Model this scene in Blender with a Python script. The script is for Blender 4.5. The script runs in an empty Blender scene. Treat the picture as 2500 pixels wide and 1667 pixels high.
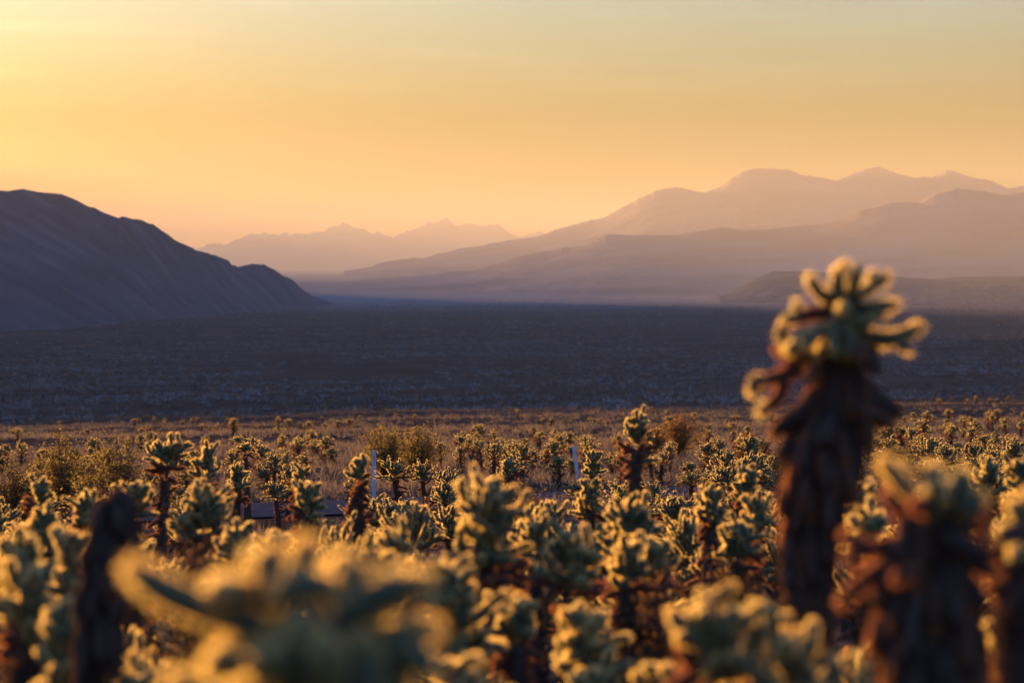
import bpy, math, random
import numpy as np

# ------------------------------------------------------------------ camera, world, sun, exposure
C = bpy.context.scene
COL = C.collection
F = 85.0 / 36.0 * 2500.0          # focal length in photo pixels
EYE = 1.85
HOR = 640.0                       # photo row of the eye-level horizon
SUN_EL = 3.4
SUN_AZ = -26.0                    # degrees to the left of the view axis

cam_d = bpy.data.cameras.new('camera')
cam = bpy.data.objects.new('camera', cam_d)
COL.objects.link(cam)
cam.location = (0, 0, EYE)
cam.rotation_euler = (math.radians(90), 0, 0)
cam_d.lens = 85.0
cam_d.sensor_width = 36.0
cam_d.shift_y = -(833.5 - HOR) / 2500.0
cam_d.clip_start = 0.05
cam_d.clip_end = 200000.0
cam_d.dof.use_dof = True
cam_d.dof.focus_distance = 42.0
cam_d.dof.aperture_fstop = 2.35
C.camera = cam

C.view_settings.view_transform = 'Standard'
C.view_settings.look = 'None'
C.view_settings.gamma = 1.0
C.view_settings.exposure = 2.8
C.render.engine = 'CYCLES'
C.cycles.max_bounces = 6
C.cycles.diffuse_bounces = 3
C.cycles.transmission_bounces = 4
C.cycles.volume_bounces = 1
C.cycles.sample_clamp_indirect = 6.0
C.cycles.use_denoising = True

W = bpy.data.worlds.new('World')
C.world = W
W.use_nodes = True
nt = W.node_tree
nt.nodes.clear()
def N(tree, typ, **kw):
    n = tree.nodes.new(typ)
    for k, v in kw.items():
        setattr(n, k, v)
    return n
wout = N(nt, 'ShaderNodeOutputWorld')
bg = N(nt, 'ShaderNodeBackground')
sky = N(nt, 'ShaderNodeTexSky', sky_type='NISHITA', sun_disc=False)
sky.sun_elevation = math.radians(SUN_EL)
sky.sun_rotation = math.radians(SUN_AZ)
sky.altitude = 600
sky.air_density = 1.0
sky.dust_density = 1.3
sky.ozone_density = 4.0
SKY_STRENGTH = 0.038
bg.inputs['Strength'].default_value = SKY_STRENGTH
# the sky's own colour: golden close to the horizon, bluer overhead, faint high cloud streaks
wtc = N(nt, 'ShaderNodeTexCoord'); wsx = N(nt, 'ShaderNodeSeparateXYZ')
nt.links.new(wtc.outputs['Generated'], wsx.inputs[0])
wr = N(nt, 'ShaderNodeValToRGB'); el = wr.color_ramp.elements
SKY_TINT = [(0.0, (0.56, 0.37, 0.13)), (0.06, (0.60, 0.43, 0.155)), (0.115, (1.04, 0.90, 0.63)), (0.30, (2.2, 2.5, 3.15)), (1.0, (2.65, 3.25, 4.5))]
while len(el) < len(SKY_TINT): el.new(0.5)
for i_, (p_, c_) in enumerate(SKY_TINT):
    el[i_].position = p_; el[i_].color = (*c_, 1)
nt.links.new(wsx.outputs['Z'], wr.inputs[0])
wm = N(nt, 'ShaderNodeMix', data_type='RGBA', blend_type='MULTIPLY'); wm.inputs[0].default_value = 1
nt.links.new(sky.outputs[0], wm.inputs[6]); nt.links.new(wr.outputs[0], wm.inputs[7])
wmp = N(nt, 'ShaderNodeMapping'); wmp.inputs['Scale'].default_value = (7, 7, 95); wmp.inputs['Rotation'].default_value = (0, math.radians(1.5), 0)
wmp.inputs['Location'].default_value = (3.1, 0.4, 1.7)
wn = N(nt, 'ShaderNodeTexNoise'); wn.inputs['Scale'].default_value = 1.0; wn.inputs['Detail'].default_value = 7; wn.inputs['Roughness'].default_value = 0.55
nt.links.new(wtc.outputs['Generated'], wmp.inputs[0]); nt.links.new(wmp.outputs[0], wn.inputs['Vector'])
wc = N(nt, 'ShaderNodeMapRange'); wc.inputs['From Min'].default_value = 0.52; wc.inputs['From Max'].default_value = 0.70
wc.inputs['To Min'].default_value = 1.0; wc.inputs['To Max'].default_value = 1.15
nt.links.new(wn.outputs['Fac'], wc.inputs['Value'])
wv_ = N(nt, 'ShaderNodeVectorMath', operation='SCALE')
nt.links.new(wm.outputs[2], wv_.inputs[0]); nt.links.new(wc.outputs[0], wv_.inputs['Scale'])
nt.links.new(wv_.outputs[0], bg.inputs['Color'])
nt.links.new(bg.outputs[0], wout.inputs['Surface'])

sun_l = bpy.data.lights.new('sun', 'SUN')
sun_l.energy = 5.0
sun_l.angle = math.radians(0.5)
sun_l.color = (1.0, 0.56, 0.18)
sun = bpy.data.objects.new('sun', sun_l)
COL.objects.link(sun)
sx = math.sin(math.radians(SUN_AZ)) * math.cos(math.radians(SUN_EL))
sy = math.cos(math.radians(SUN_AZ)) * math.cos(math.radians(SUN_EL))
sz = math.sin(math.radians(SUN_EL))
from mathutils import Vector
sun.rotation_euler = Vector((sx, sy, sz)).to_track_quat('Z', 'Y').to_euler()

# ------------------------------------------------------------------ numpy helpers
def vnoise(x, y, seed=0):
    xi = np.floor(x).astype(np.int64); yi = np.floor(y).astype(np.int64)
    fx = x - xi; fy = y - yi
    fx = fx * fx * (3 - 2 * fx); fy = fy * fy * (3 - 2 * fy)
    def h(a, b):
        n = (a * 374761393 + b * 668265263 + seed * 1442695041) & 0x7fffffff
        n = ((n ^ (n >> 13)) * 1274126177) & 0x7fffffff
        n = (n ^ (n >> 16)) & 0xffff
        return n / 65535.0
    return (h(xi, yi) * (1 - fx) + h(xi + 1, yi) * fx) * (1 - fy) + (h(xi, yi + 1) * (1 - fx) + h(xi + 1, yi + 1) * fx) * fy - 0.5

def fbm(x, y, seed=0, octv=4, gain=0.5):
    s = 0; a = 1.0
    for o in range(octv):
        s = s + a * vnoise(x * 2 ** o, y * 2 ** o, seed + o * 17)
        a *= gain
    return s

PD = np.array([0, 60, 200, 350, 500, 700, 1000, 1500, 2200, 3000, 4500, 6000, 7500, 9000, 12000, 20000, 40000, 70000.])
PY = np.array([0, 0, 0, 1012, 985, 942, 900, 850, 815, 788, 762, 746, 732, 716, 692, 668, 655, 650.])
PZ = EYE - (PY - HOR) / F * PD
PZ[0] = 0; PZ[1] = -0.06 * 60; PZ[2] = -0.0595 * 200
# smooth table on a log axis
_lx = np.linspace(0, math.log(1 + 70000 / 60.0), 600)
_px = np.log(1 + PD / 60.0)
def _cubic(xq, x, y):
    m = np.zeros_like(y)
    d = np.diff(y) / np.diff(x)
    m[1:-1] = (d[1:] * np.diff(x)[:-1] + d[:-1] * np.diff(x)[1:]) / (x[2:] - x[:-2])
    m[0] = d[0]; m[-1] = d[-1]
    i = np.clip(np.searchsorted(x, xq) - 1, 0, len(x) - 2)
    hh = x[i + 1] - x[i]; t = (xq - x[i]) / hh
    return (2*t**3 - 3*t**2 + 1) * y[i] + (t**3 - 2*t**2 + t) * hh * m[i] + (-2*t**3 + 3*t**2) * y[i+1] + (t**3 - t**2) * hh * m[i+1]
_lz = _cubic(_lx, _px, PZ)

def road_y(x):
    return 47.5 + 0.55 * x + 0.035 * x * x * 0.5

def terr(x, y, bumps=True):
    x = np.asarray(x, float); y = np.asarray(y, float)
    yy = np.maximum(y, 0)
    z = np.interp(np.log(1 + yy / 60.0), _lx, _lz)
    near = yy < 200
    z = np.where(near, -0.06 * yy + 0.1 * (yy / 200.0) ** 2, z)
    z = z + np.where(y < 0, np.minimum(-y, 400) * 0.03, 0)
    # the ground climbs gently to the right
    r = np.hypot(x, y)
    fade = 1.0 / (1.0 + (r / 900.0) ** 2)
    z = z + 0.02 * x * fade
    if bumps:
        rd = np.clip((np.abs(y - road_y(x)) - 3.6) / 4.0, 0, 1)
        rd = np.where(np.abs(x) < 60, rd, 1)
        z = z + rd * (0.10 * fbm(x / 2.3, y / 2.3, 3, 3) + 0.22 * fbm(x / 9.0, y / 9.0, 5, 2) * np.clip(r / 20, 0, 1))
        z = z + np.clip((r - 90) / 150, 0, 1) * (1.9 * fbm(x / 45.0, y / 30.0, 9, 3)) + np.clip((r - 1200) / 3000, 0, 1) * 5 * fbm(x / 400., y / 300., 12, 3)
    return z

def tz(x, y):
    return float(terr(np.array([x]), np.array([y]))[0])

def P(px, py, d):
    return np.array([(px - 1250.0) / F * d, d, EYE + (HOR - py) / F * d])

class MB:
    def __init__(s):
        s.v = []; s.t = []; s.m = []; s.n = 0
    def add(s, v, t, m=0):
        v = np.asarray(v, float).reshape(-1, 3); t = np.asarray(t, np.int64).reshape(-1, 3)
        s.v.append(v); s.t.append(t + s.n); s.m.append(np.full(len(t), m, np.int32)); s.n += len(v)
    def arrays(s):
        return np.concatenate(s.v), np.concatenate(s.t), np.concatenate(s.m)
    def build(s, name, mats, parent=None, smooth=True, xf=None):
        v, t, m = s.arrays()
        if xf is not None:
            v = xf(v)
        me = bpy.data.meshes.new(name)
        me.vertices.add(len(v)); me.vertices.foreach_set('co', v.astype(np.float32).ravel())
        me.loops.add(len(t) * 3); me.loops.foreach_set('vertex_index', t.astype(np.int32).ravel())
        me.polygons.add(len(t))
        me.polygons.foreach_set('loop_start', np.arange(0, len(t) * 3, 3, dtype=np.int32))
        me.polygons.foreach_set('loop_total', np.full(len(t), 3, np.int32))
        for mm in mats:
            me.materials.append(mm)
        me.polygons.foreach_set('material_index', m)
        me.polygons.foreach_set('use_smooth', np.full(len(t), smooth, bool))
        me.update(calc_edges=True)
        o = bpy.data.objects.new(name, me)
        COL.objects.link(o)
        if parent is not None:
            o.parent = parent
        return o

def tag(o, label=None, cat=None, group=None, kind=None):
    if label: o['label'] = label
    if cat: o['category'] = cat
    if group: o['group'] = group
    if kind: o['kind'] = kind
    return o

def empty(name, loc):
    o = bpy.data.objects.new(name, None)
    o.empty_display_size = 0.1
    COL.objects.link(o)
    o.location = loc
    return o

def grid_tris(nu, nv):
    i = np.arange(nu - 1)[:, None] * nv + np.arange(nv - 1)[None, :]
    a = i.ravel(); b = a + nv; c = b + 1; d = a + 1
    return np.concatenate([np.stack([a, b, c], 1), np.stack([a, c, d], 1)])

# ------------------------------------------------------------------ materials
def mat(name):
    m = bpy.data.materials.new(name); m.use_nodes = True
    t = m.node_tree; t.nodes.clear()
    out = N(t, 'ShaderNodeOutputMaterial')
    return m, t, out
def ramp(t, stops):
    r = N(t, 'ShaderNodeValToRGB')
    e = r.color_ramp.elements
    while len(e) < len(stops): e.new(0.5)
    for i, (p, c) in enumerate(stops):
        e[i].position = p; e[i].color = (*c, 1)
    return r
def noise_mat(name, stops, scale, detail=5, rough=0.95, stretch=(1, 1, 1), bump=0.0, bscale=None, bdist=0.02, coord='Object', spec=0.0):
    m, t, out = mat(name)
    tc = N(t, 'ShaderNodeTexCoord'); mp = N(t, 'ShaderNodeMapping')
    mp.inputs['Scale'].default_value = stretch
    nz = N(t, 'ShaderNodeTexNoise'); nz.inputs['Scale'].default_value = scale; nz.inputs['Detail'].default_value = detail
    t.links.new(tc.outputs[coord], mp.inputs[0]); t.links.new(mp.outputs[0], nz.inputs['Vector'])
    r = ramp(t, stops); t.links.new(nz.outputs['Fac'], r.inputs[0])
    b = N(t, 'ShaderNodeBsdfPrincipled'); b.inputs['Roughness'].default_value = rough
    b.inputs['Specular IOR Level'].default_value = spec
    t.links.new(r.outputs[0], b.inputs['Base Color'])
    if bump:
        n2 = N(t, 'ShaderNodeTexNoise'); n2.inputs['Scale'].default_value = bscale or scale * 3; n2.inputs['Detail'].default_value = 6
        t.links.new(mp.outputs[0], n2.inputs['Vector'])
        bp = N(t, 'ShaderNodeBump'); bp.inputs['Strength'].default_value = bump; bp.inputs['Distance'].default_value = bdist
        t.links.new(n2.outputs['Fac'], bp.inputs['Height']); t.links.new(bp.outputs[0], b.inputs['Normal'])
    t.links.new(b.outputs[0], out.inputs['Surface'])
    return m
def spine_mat(name, c1, c2, trans, fwd=0.0):
    """thin dry spines or leaves: scatter light back and let it through"""
    m, t, out = mat(name)
    tc = N(t, 'ShaderNodeTexCoord')
    nz = N(t, 'ShaderNodeTexNoise'); nz.inputs['Scale'].default_value = 14; nz.inputs['Detail'].default_value = 2
    t.links.new(tc.outputs['Object'], nz.inputs['Vector'])
    r = ramp(t, [(0.35, c1), (0.65, c2)]); t.links.new(nz.outputs['Fac'], r.inputs[0])
    d = N(t, 'ShaderNodeBsdfDiffuse'); tr = N(t, 'ShaderNodeBsdfTranslucent'); mx = N(t, 'ShaderNodeMixShader')
    mx.inputs[0].default_value = trans
    t.links.new(r.outputs[0], d.inputs['Color']); t.links.new(r.outputs[0], tr.inputs['Color'])
    t.links.new(d.outputs[0], mx.inputs[1]); t.links.new(tr.outputs[0], mx.inputs[2])
    if fwd:
        # glassy sheaths of the spines pass light on mostly forward
        rf = N(t, 'ShaderNodeBsdfRefraction'); rf.inputs['Roughness'].default_value = 0.62; rf.inputs['IOR'].default_value = 1.3
        t.links.new(r.outputs[0], rf.inputs['Color'])
        m2 = N(t, 'ShaderNodeMixShader'); m2.inputs[0].default_value = fwd
        t.links.new(mx.outputs[0], m2.inputs[1]); t.links.new(rf.outputs[0], m2.inputs[2]); mx = m2
    t.links.new(mx.outputs[0], out.inputs['Surface'])
    return m

FWD = 0.0
M_CORE = noise_mat('cholla_skin', [(0.3, (0.05, 0.065, 0.035)), (0.7, (0.09, 0.105, 0.058))], 9, bump=0.4, bscale=60, bdist=0.004)
M_CORE_AGED = noise_mat('aged_skin', [(0.3, (0.05, 0.032, 0.02)), (0.7, (0.11, 0.06, 0.035))], 9, bump=0.4, bscale=60, bdist=0.004)
M_BARK = noise_mat('cholla_bark', [(0.3, (0.045, 0.033, 0.026)), (0.7, (0.10, 0.066, 0.045))], 12, bump=0.8, bscale=40, bdist=0.01)
M_SP = spine_mat('straw_spines', (0.80, 0.545, 0.17), (0.88, 0.68, 0.26), 0.85, FWD)
M_SP_AGED = spine_mat('rusty_spines', (0.36, 0.12, 0.045), (0.52, 0.22, 0.08), 0.5)
M_SP_DARK = spine_mat('dead_spines', (0.06, 0.036, 0.022), (0.13, 0.07, 0.04), 0.3)
M_LEAF = spine_mat('creosote_leaves', (0.13, 0.09, 0.024), (0.26, 0.18, 0.05), 0.55)
M_LEAF_DRY = spine_mat('dry_leaves', (0.15, 0.075, 0.025), (0.26, 0.14, 0.045), 0.5)
M_TWIG = noise_mat('twigs', [(0.3, (0.05, 0.032, 0.02)), (0.7, (0.10, 0.065, 0.04))], 10)
M_GRASS = spine_mat('dry_grass', (0.105, 0.075, 0.053), (0.18, 0.135, 0.10), 0.4)
M_BRUSH = noise_mat('basin_brush_leaves', [(0.34, (0.095, 0.09, 0.078)), (0.70, (0.21, 0.198, 0.172))], 0.02, detail=8)

# ground: sand broken up by brush at several scales
def ground_mat():
    m, t, out = mat('desert_ground')
    tc = N(t, 'ShaderNodeTexCoord')
    def nz(scale, det, sep=None):
        n = N(t, 'ShaderNodeTexNoise'); n.inputs['Scale'].default_value = scale; n.inputs['Detail'].default_value = det
        n.inputs['Roughness'].default_value = 0.6
        t.links.new(tc.outputs['Object'], n.inputs['Vector']); return n
    a = nz(0.9, 6); b = nz(0.03, 8); c = nz(0.0012, 6)
    r1 = ramp(t, [(0.38, (0.055, 0.038, 0.028)), (0.62, (0.115, 0.082, 0.060))]); t.links.new(a.outputs['Fac'], r1.inputs[0])
    r2 = ramp(t, [(0.36, (0.60, 0.60, 0.58)), (0.64, (1.0, 1.0, 1.0))]); t.links.new(b.outputs['Fac'], r2.inputs[0])
    r3 = ramp(t, [(0.40, (0.75, 0.75, 0.78)), (0.60, (1.0, 1.0, 1.0))]); t.links.new(c.outputs['Fac'], r3.inputs[0])
    m1 = N(t, 'ShaderNodeMix', data_type='RGBA', blend_type='MULTIPLY'); m1.inputs[0].default_value = 1
    m2 = N(t, 'ShaderNodeMix', data_type='RGBA', blend_type='MULTIPLY'); m2.inputs[0].default_value = 1
    t.links.new(r1.outputs[0], m1.inputs[6]); t.links.new(r2.outputs[0], m1.inputs[7])
    t.links.new(m1.outputs[2], m2.inputs[6]); t.links.new(r3.outputs[0], m2.inputs[7])
    # far side of the basin: sunlit strip painted in as paler sand
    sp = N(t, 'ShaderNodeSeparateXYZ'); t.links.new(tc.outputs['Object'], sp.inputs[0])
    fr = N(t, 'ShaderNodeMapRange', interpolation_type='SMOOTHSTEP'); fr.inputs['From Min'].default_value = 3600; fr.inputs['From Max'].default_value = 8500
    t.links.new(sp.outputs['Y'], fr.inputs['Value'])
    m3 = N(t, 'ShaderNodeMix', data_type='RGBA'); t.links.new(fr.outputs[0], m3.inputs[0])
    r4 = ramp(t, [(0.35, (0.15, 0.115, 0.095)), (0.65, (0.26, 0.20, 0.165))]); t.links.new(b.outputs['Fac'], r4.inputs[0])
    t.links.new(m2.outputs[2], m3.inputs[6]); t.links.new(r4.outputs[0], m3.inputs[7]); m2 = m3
    p = N(t, 'ShaderNodeBsdfPrincipled'); p.inputs['Roughness'].default_value = 1; p.inputs['Specular IOR Level'].default_value = 0.0
    t.links.new(m2.outputs[2], p.inputs['Base Color'])
    bn = nz(3.0, 6); bp = N(t, 'ShaderNodeBump'); bp.inputs['Strength'].default_value = 0.5; bp.inputs['Distance'].default_value = 0.05
    t.links.new(bn.outputs['Fac'], bp.inputs['Height']); t.links.new(bp.outputs[0], p.inputs['Normal'])
    t.links.new(p.outputs[0], out.inputs['Surface'])
    return m
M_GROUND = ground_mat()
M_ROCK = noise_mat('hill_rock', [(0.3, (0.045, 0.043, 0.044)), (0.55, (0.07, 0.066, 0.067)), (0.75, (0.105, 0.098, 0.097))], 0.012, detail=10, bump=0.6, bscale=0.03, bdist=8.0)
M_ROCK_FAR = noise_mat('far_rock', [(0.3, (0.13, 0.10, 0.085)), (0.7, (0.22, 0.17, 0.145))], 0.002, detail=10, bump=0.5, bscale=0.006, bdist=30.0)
M_ASPHALT = noise_mat('asphalt', [(0.3, (0.030, 0.033, 0.044)), (0.7, (0.046, 0.050, 0.064))], 2.0, detail=8, rough=0.95, bump=0.3, bscale=60, spec=0.0)

# ------------------------------------------------------------------ ground sheet
def make_ground():
    nr, na = 330, 720
    r = np.concatenate([[0.0], np.geomspace(0.4, 60000, nr - 1)])
    # finer azimuth steps in front
    a = np.concatenate([np.linspace(-25, 25, 400), np.linspace(25, 335, na - 400 + 1)[1:]])
    a = np.radians(a)
    R, A = np.meshgrid(r, a, indexing='ij')
    x = R * np.sin(A); y = R * np.cos(A)
    z = terr(x, y)
    z[0, :] = z[0].mean()
    mb = MB(); mb.add(np.stack([x, y, z], -1), grid_tris(nr, na), 0)
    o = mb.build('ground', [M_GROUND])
    tag(o, 'sandy desert ground sloping down to a wide scrub basin', 'ground', kind='structure')
make_ground()

def make_road():
    xs = np.linspace(-40, 46, 180)
    v = []
    for s in np.linspace(-3.4, 3.4, 7):
        yy = road_y(xs) + s
        v.append(np.stack([xs, yy, terr(xs, yy, False) + 0.10 - 0.006 * s * s], 1))
    v = np.stack(v, 0)
    mb = MB(); mb.add(v, grid_tris(7, 180)[:, ::-1], 0)
    o = mb.build('road', [M_ASPHALT])
    tag(o, 'grey blue asphalt road crossing behind the nearer cholla', 'road', kind='structure')
make_road()

# ------------------------------------------------------------------ hills
def hill(name, label, tans, dist, zt, front, back, mtl, nv, rough, seed, curve=1.35, gully=0.05, gscale=300., sink=12, kind_cat='mountain', step=None, wander=0.04, smooth=1.0):
    """tans: view-direction tangents x/y, dist: y of the ridge there, zt: ridge height over the eye divided by y"""
    tq = np.linspace(tans[0], tans[-1], step) if np.ndim(step) == 0 else step
    d = np.interp(tq, tans, dist); d = d * (1 + wander * fbm(tq * 14, tq * 0, seed + 9, 3)); zt_ = np.interp(tq, tans, zt)
    fr = np.interp(tq, tans, front) if np.ndim(front) else np.full(len(tq), front)
    bk = np.full(len(tq), back)
    arc = np.concatenate([[0], np.cumsum(np.hypot(np.diff(tq * d), np.diff(d)))])
    rough = rough * (1 + 1.1 * (tq < -0.235))
    ridge = EYE + zt_ * d + rough * fbm(arc / 260., arc * 0, seed, 5, 0.6)
    dirx = tq / np.hypot(tq, 1); diry = 1 / np.hypot(tq, 1)
    vs = np.concatenate([np.linspace(-1, 0, nv) ** 1, np.linspace(0, 1, nv // 3)[1:]])
    V = vs[None, :]
    off = np.where(V < 0, V * fr[:, None], V * bk[:, None])
    X = (tq * d)[:, None] + dirx[:, None] * off
    Y = d[:, None] + diry[:, None] * off
    base = terr(X, Y) - sink
    s = 1 - np.abs(V)
    f = s ** curve
    H = (ridge[:, None] - base)
    u = arc[:, None] / gscale
    sm = H.copy()
    for _ in range(3):
        kk = max(3, len(tq) // 24) | 1
        pad = np.pad(sm, ((kk // 2, kk // 2), (0, 0)), mode='edge')
        cs = np.cumsum(np.concatenate([np.zeros((1, sm.shape[1])), pad]), 0)
        sm = (cs[kk:] - cs[:-kk]) / kk
    wv = np.clip(np.abs(V) * 10, 0, 1); wv = wv * wv * (3 - 2 * wv)
    H = H * (1 - wv * smooth) + sm * wv * smooth
    gx, gy = X / gscale, Y / gscale
    wx = fbm(gx * .5, gy * .5, seed + 5, 3)
    rn = 1 - 2 * np.abs(fbm(gx + wx, gy + wx * .7, seed + 1, 5, 0.55))
    env = (s * (1 - s)) * 4 * np.clip(np.abs(V) * 8, 0, 1)
    Z = base + H * f + H * gully * env * (rn - 0.75)
    mb = MB(); mb.add(np.stack([X, Y, Z], -1), grid_tris(len(tq), len(vs)), 0)
    o = mb.build(name, [mtl])
    tag(o, label, kind_cat, kind='structure')
    return o

def prof(pts):
    a = np.array(pts, float)
    return (a[:, 0] - 1250) / F, (HOR - a[:, 1]) / F

# the near mountain on the left; its ridge goes on beyond the frame
pl = [(0,468),(26,467),(56,461),(91,472),(126,475),(152,479),(178,487),(217,506),(230,507),(256,516),(282,527),(321,534),(373,552),(434,586),(477,606),(516,626),(525,626),(555,636),(564,649),(577,654),(616,646),(642,648),(685,671),(737,704),(789,734),(824,745),(880,752),(950,757)]
t1, z1 = prof(pl)
d1 = np.interp(t1, [t1[0], -0.165, -0.125, -0.0722, -0.05], [3500, 4000, 4900, 6500, 7000])
f1 = np.interp(t1, [t1[0], -0.165, -0.125, -0.0722, -0.05], [1250, 1250, 1100, 500, 300])
to = np.array([-4.0, -2.4, -1.6, -1.2, -0.9, -0.75, -0.6, -0.45, -0.34, -0.27])
zo = np.array([0.17, 0.145, 0.108, 0.085, 0.067, 0.0605, 0.055, 0.052, 0.049, 0.044])
do = np.array([300, 700, 1100, 1450, 1860, 2100, 2400, 2760, 3060, 3300.])
fo = np.array([150, 300, 500, 700, 800, 900, 950, 1000, 1100, 1200.])
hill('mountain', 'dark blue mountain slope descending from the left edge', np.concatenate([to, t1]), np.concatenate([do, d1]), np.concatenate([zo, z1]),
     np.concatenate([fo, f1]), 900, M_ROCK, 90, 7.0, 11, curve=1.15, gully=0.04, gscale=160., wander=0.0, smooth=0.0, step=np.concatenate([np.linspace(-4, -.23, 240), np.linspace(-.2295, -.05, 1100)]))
tb = np.array([-0.9, -0.7, -0.55, -0.45, -0.36, -0.30, -0.26, -0.235, -0.222, -0.2118, -0.19, -0.17])  # ridge added out of view, shaped to shade the right of the basin
hill('mountain', 'added unseen ridge behind the dark slope that shades the basin', tb, np.full(len(tb), 10200.), np.array([.02, .044, .050, .050, .049, .047, .044, .039, .034, .0265, .022, .018]), 2500, 2500, M_ROCK_FAR, 40, 15, 71, wander=0.0, gscale=900., sink=20, step=400)
# far jagged range in the middle
pm = [(200,640),(350,620),(473,600),(525,594),(546,600),(572,590),(603,578),(620,574),(648,564),(681,573),(737,572),(794,565),(837,547),(855,549),(878,555),(900,566),(926,565),(960,581),(995,563),(1043,547),(1065,546),(1090,538),(1117,547),(1147,545),(1212,550),(1255,571),(1273,577),(1295,572),(1312,566),(1333,571),(1400,600),(1500,630)]
t, z = prof(pm)
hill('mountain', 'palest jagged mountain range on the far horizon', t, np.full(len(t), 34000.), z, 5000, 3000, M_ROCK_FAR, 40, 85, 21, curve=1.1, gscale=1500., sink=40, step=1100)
# right range, far
pr = [(840,668),(1000,628),(1038,628),(1190,591),(1277,582),(1333,571),(1400,545),(1440,535),(1480,526),(1520,505),(1560,485),(1600,470),(1650,458),(1690,462),(1720,468),(1740,460),(1762,455),(1790,437),(1813,421),(1840,415),(1880,416),(1920,418),(1960,428),(1990,438),(2045,444),(2085,424),(2110,416),(2143,409),(2165,411),(2195,425),(2215,429),(2240,436),(2275,436),(2310,419),(2340,420),(2380,435),(2420,442),(2460,460),(2500,455),(2700,470),(3000,430),(3400,520)]
t, z = prof(pr)
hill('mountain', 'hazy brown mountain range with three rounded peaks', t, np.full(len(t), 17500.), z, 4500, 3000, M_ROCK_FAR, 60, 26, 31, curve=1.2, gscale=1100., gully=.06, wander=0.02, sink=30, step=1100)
# foothills in front of it
pf = [(1500,640),(1650,600),(1700,580),(1760,562),(1850,548),(1950,560),(2050,580),(2200,610)]
t, z = prof(pf)
hill('mountain', 'faint low foothill under the three rounded peaks', t, np.full(len(t), 14500.), z, 2500, 1500, M_ROCK_FAR, 30, 15, 35, curve=1.1, gscale=900., sink=30, step=260)
# nearer ridge rising to the right, with its long apron
pn = [(560,702),(720,690),(900,683),(1050,672),(1155,660),(1200,645),(1260,625),(1300,618),(1345,614),(1370,606),(1390,607),(1420,600),(1450,588),(1480,577),(1545,575),(1600,572),(1680,568),(1760,556),(1820,562),(1900,557),(1960,549),(2000,545),(2060,532),(2100,515),(2170,497),(2240,497),(2280,478),(2330,463),(2370,464),(2400,468),(2450,477),(2500,470),(2700,440),(3000,480),(3400,560)]
t, z = prof(pn)
hill('mountain', 'hazy mauve mountain ridge climbing toward the right edge', t, np.full(len(t), 11500.), z, 3800, 3000, M_ROCK_FAR, 70, 11, 41, curve=1.7, gscale=800., gully=0.05, sink=15, wander=0.0, step=1000)
# low dark buttes on the right
pb = [(1758,731),(1789,713),(1815,697),(1845,679),(1884,665),(1945,664),(2019,666),(2110,670),(2192,677),(2279,681),(2344,677),(2420,675),(2500,674),(2700,668),(3100,690)]
t, z = prof(pb)
hill('hills', 'low dark blue butte behind the tall cholla', t, np.full(len(t), 7500.), z, np.interp(t, [.08, .16, .21], [700, 1500, 2200]), 900, M_ROCK, 40, 3, 51, curve=1.0, gscale=200., gully=0.12, sink=4, step=420, kind_cat='hill')
pb = [(2180,705),(2270,686),(2305,668),(2344,649),(2409,648),(2500,650),(2700,640),(3000,680)]
t, z = prof(pb)
hill('hills', 'small grey mauve mesa at the right edge below the ridge', t, np.full(len(t), 9600.), z, 700, 900, M_ROCK, 30, 3, 61, curve=1.0, gscale=200., gully=0.12, sink=4, step=260, kind_cat='hill')

# ------------------------------------------------------------------ stuff: dry scrub and basin brush
def tufts(rng, xs, ys, hs, ws, blades, bw):
    """fans of thin blades standing on the ground, as arrays"""
    n = len(xs); zs = terr(xs, ys)
    az = rng.random((n, blades)) * 6.2832; ln = rng.random((n, blades)) ** 0.7
    rr = ws[:, None] * (0.15 + 0.35 * rng.random((n, blades)))
    bx = xs[:, None] + np.cos(az) * rr * .6; by = ys[:, None] + np.sin(az) * rr * .6
    tx = bx + np.cos(az) * ws[:, None] * .45 * ln + rng.normal(0, .06, (n, blades)) * ws[:, None]
    ty = by + np.sin(az) * ws[:, None] * .45 * ln + rng.normal(0, .06, (n, blades)) * ws[:, None]
    tzp = zs[:, None] + hs[:, None] * (0.35 + 0.65 * rng.random((n, blades)))
    a2 = rng.random((n, blades)) * 6.2832
    dx = np.cos(a2) * bw[:, None]; dy = np.sin(a2) * bw[:, None]
    zb = np.broadcast_to(zs[:, None] - 0.02, tx.shape)
    A = np.stack([bx - dx, by - dy, zb], -1); B = np.stack([bx + dx, by + dy, zb], -1); T = np.stack([tx, ty, tzp], -1)
    v = np.stack([A, B, T], 2).reshape(-1, 3)
    return v, np.arange(len(v)).reshape(-1, 3)

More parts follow.
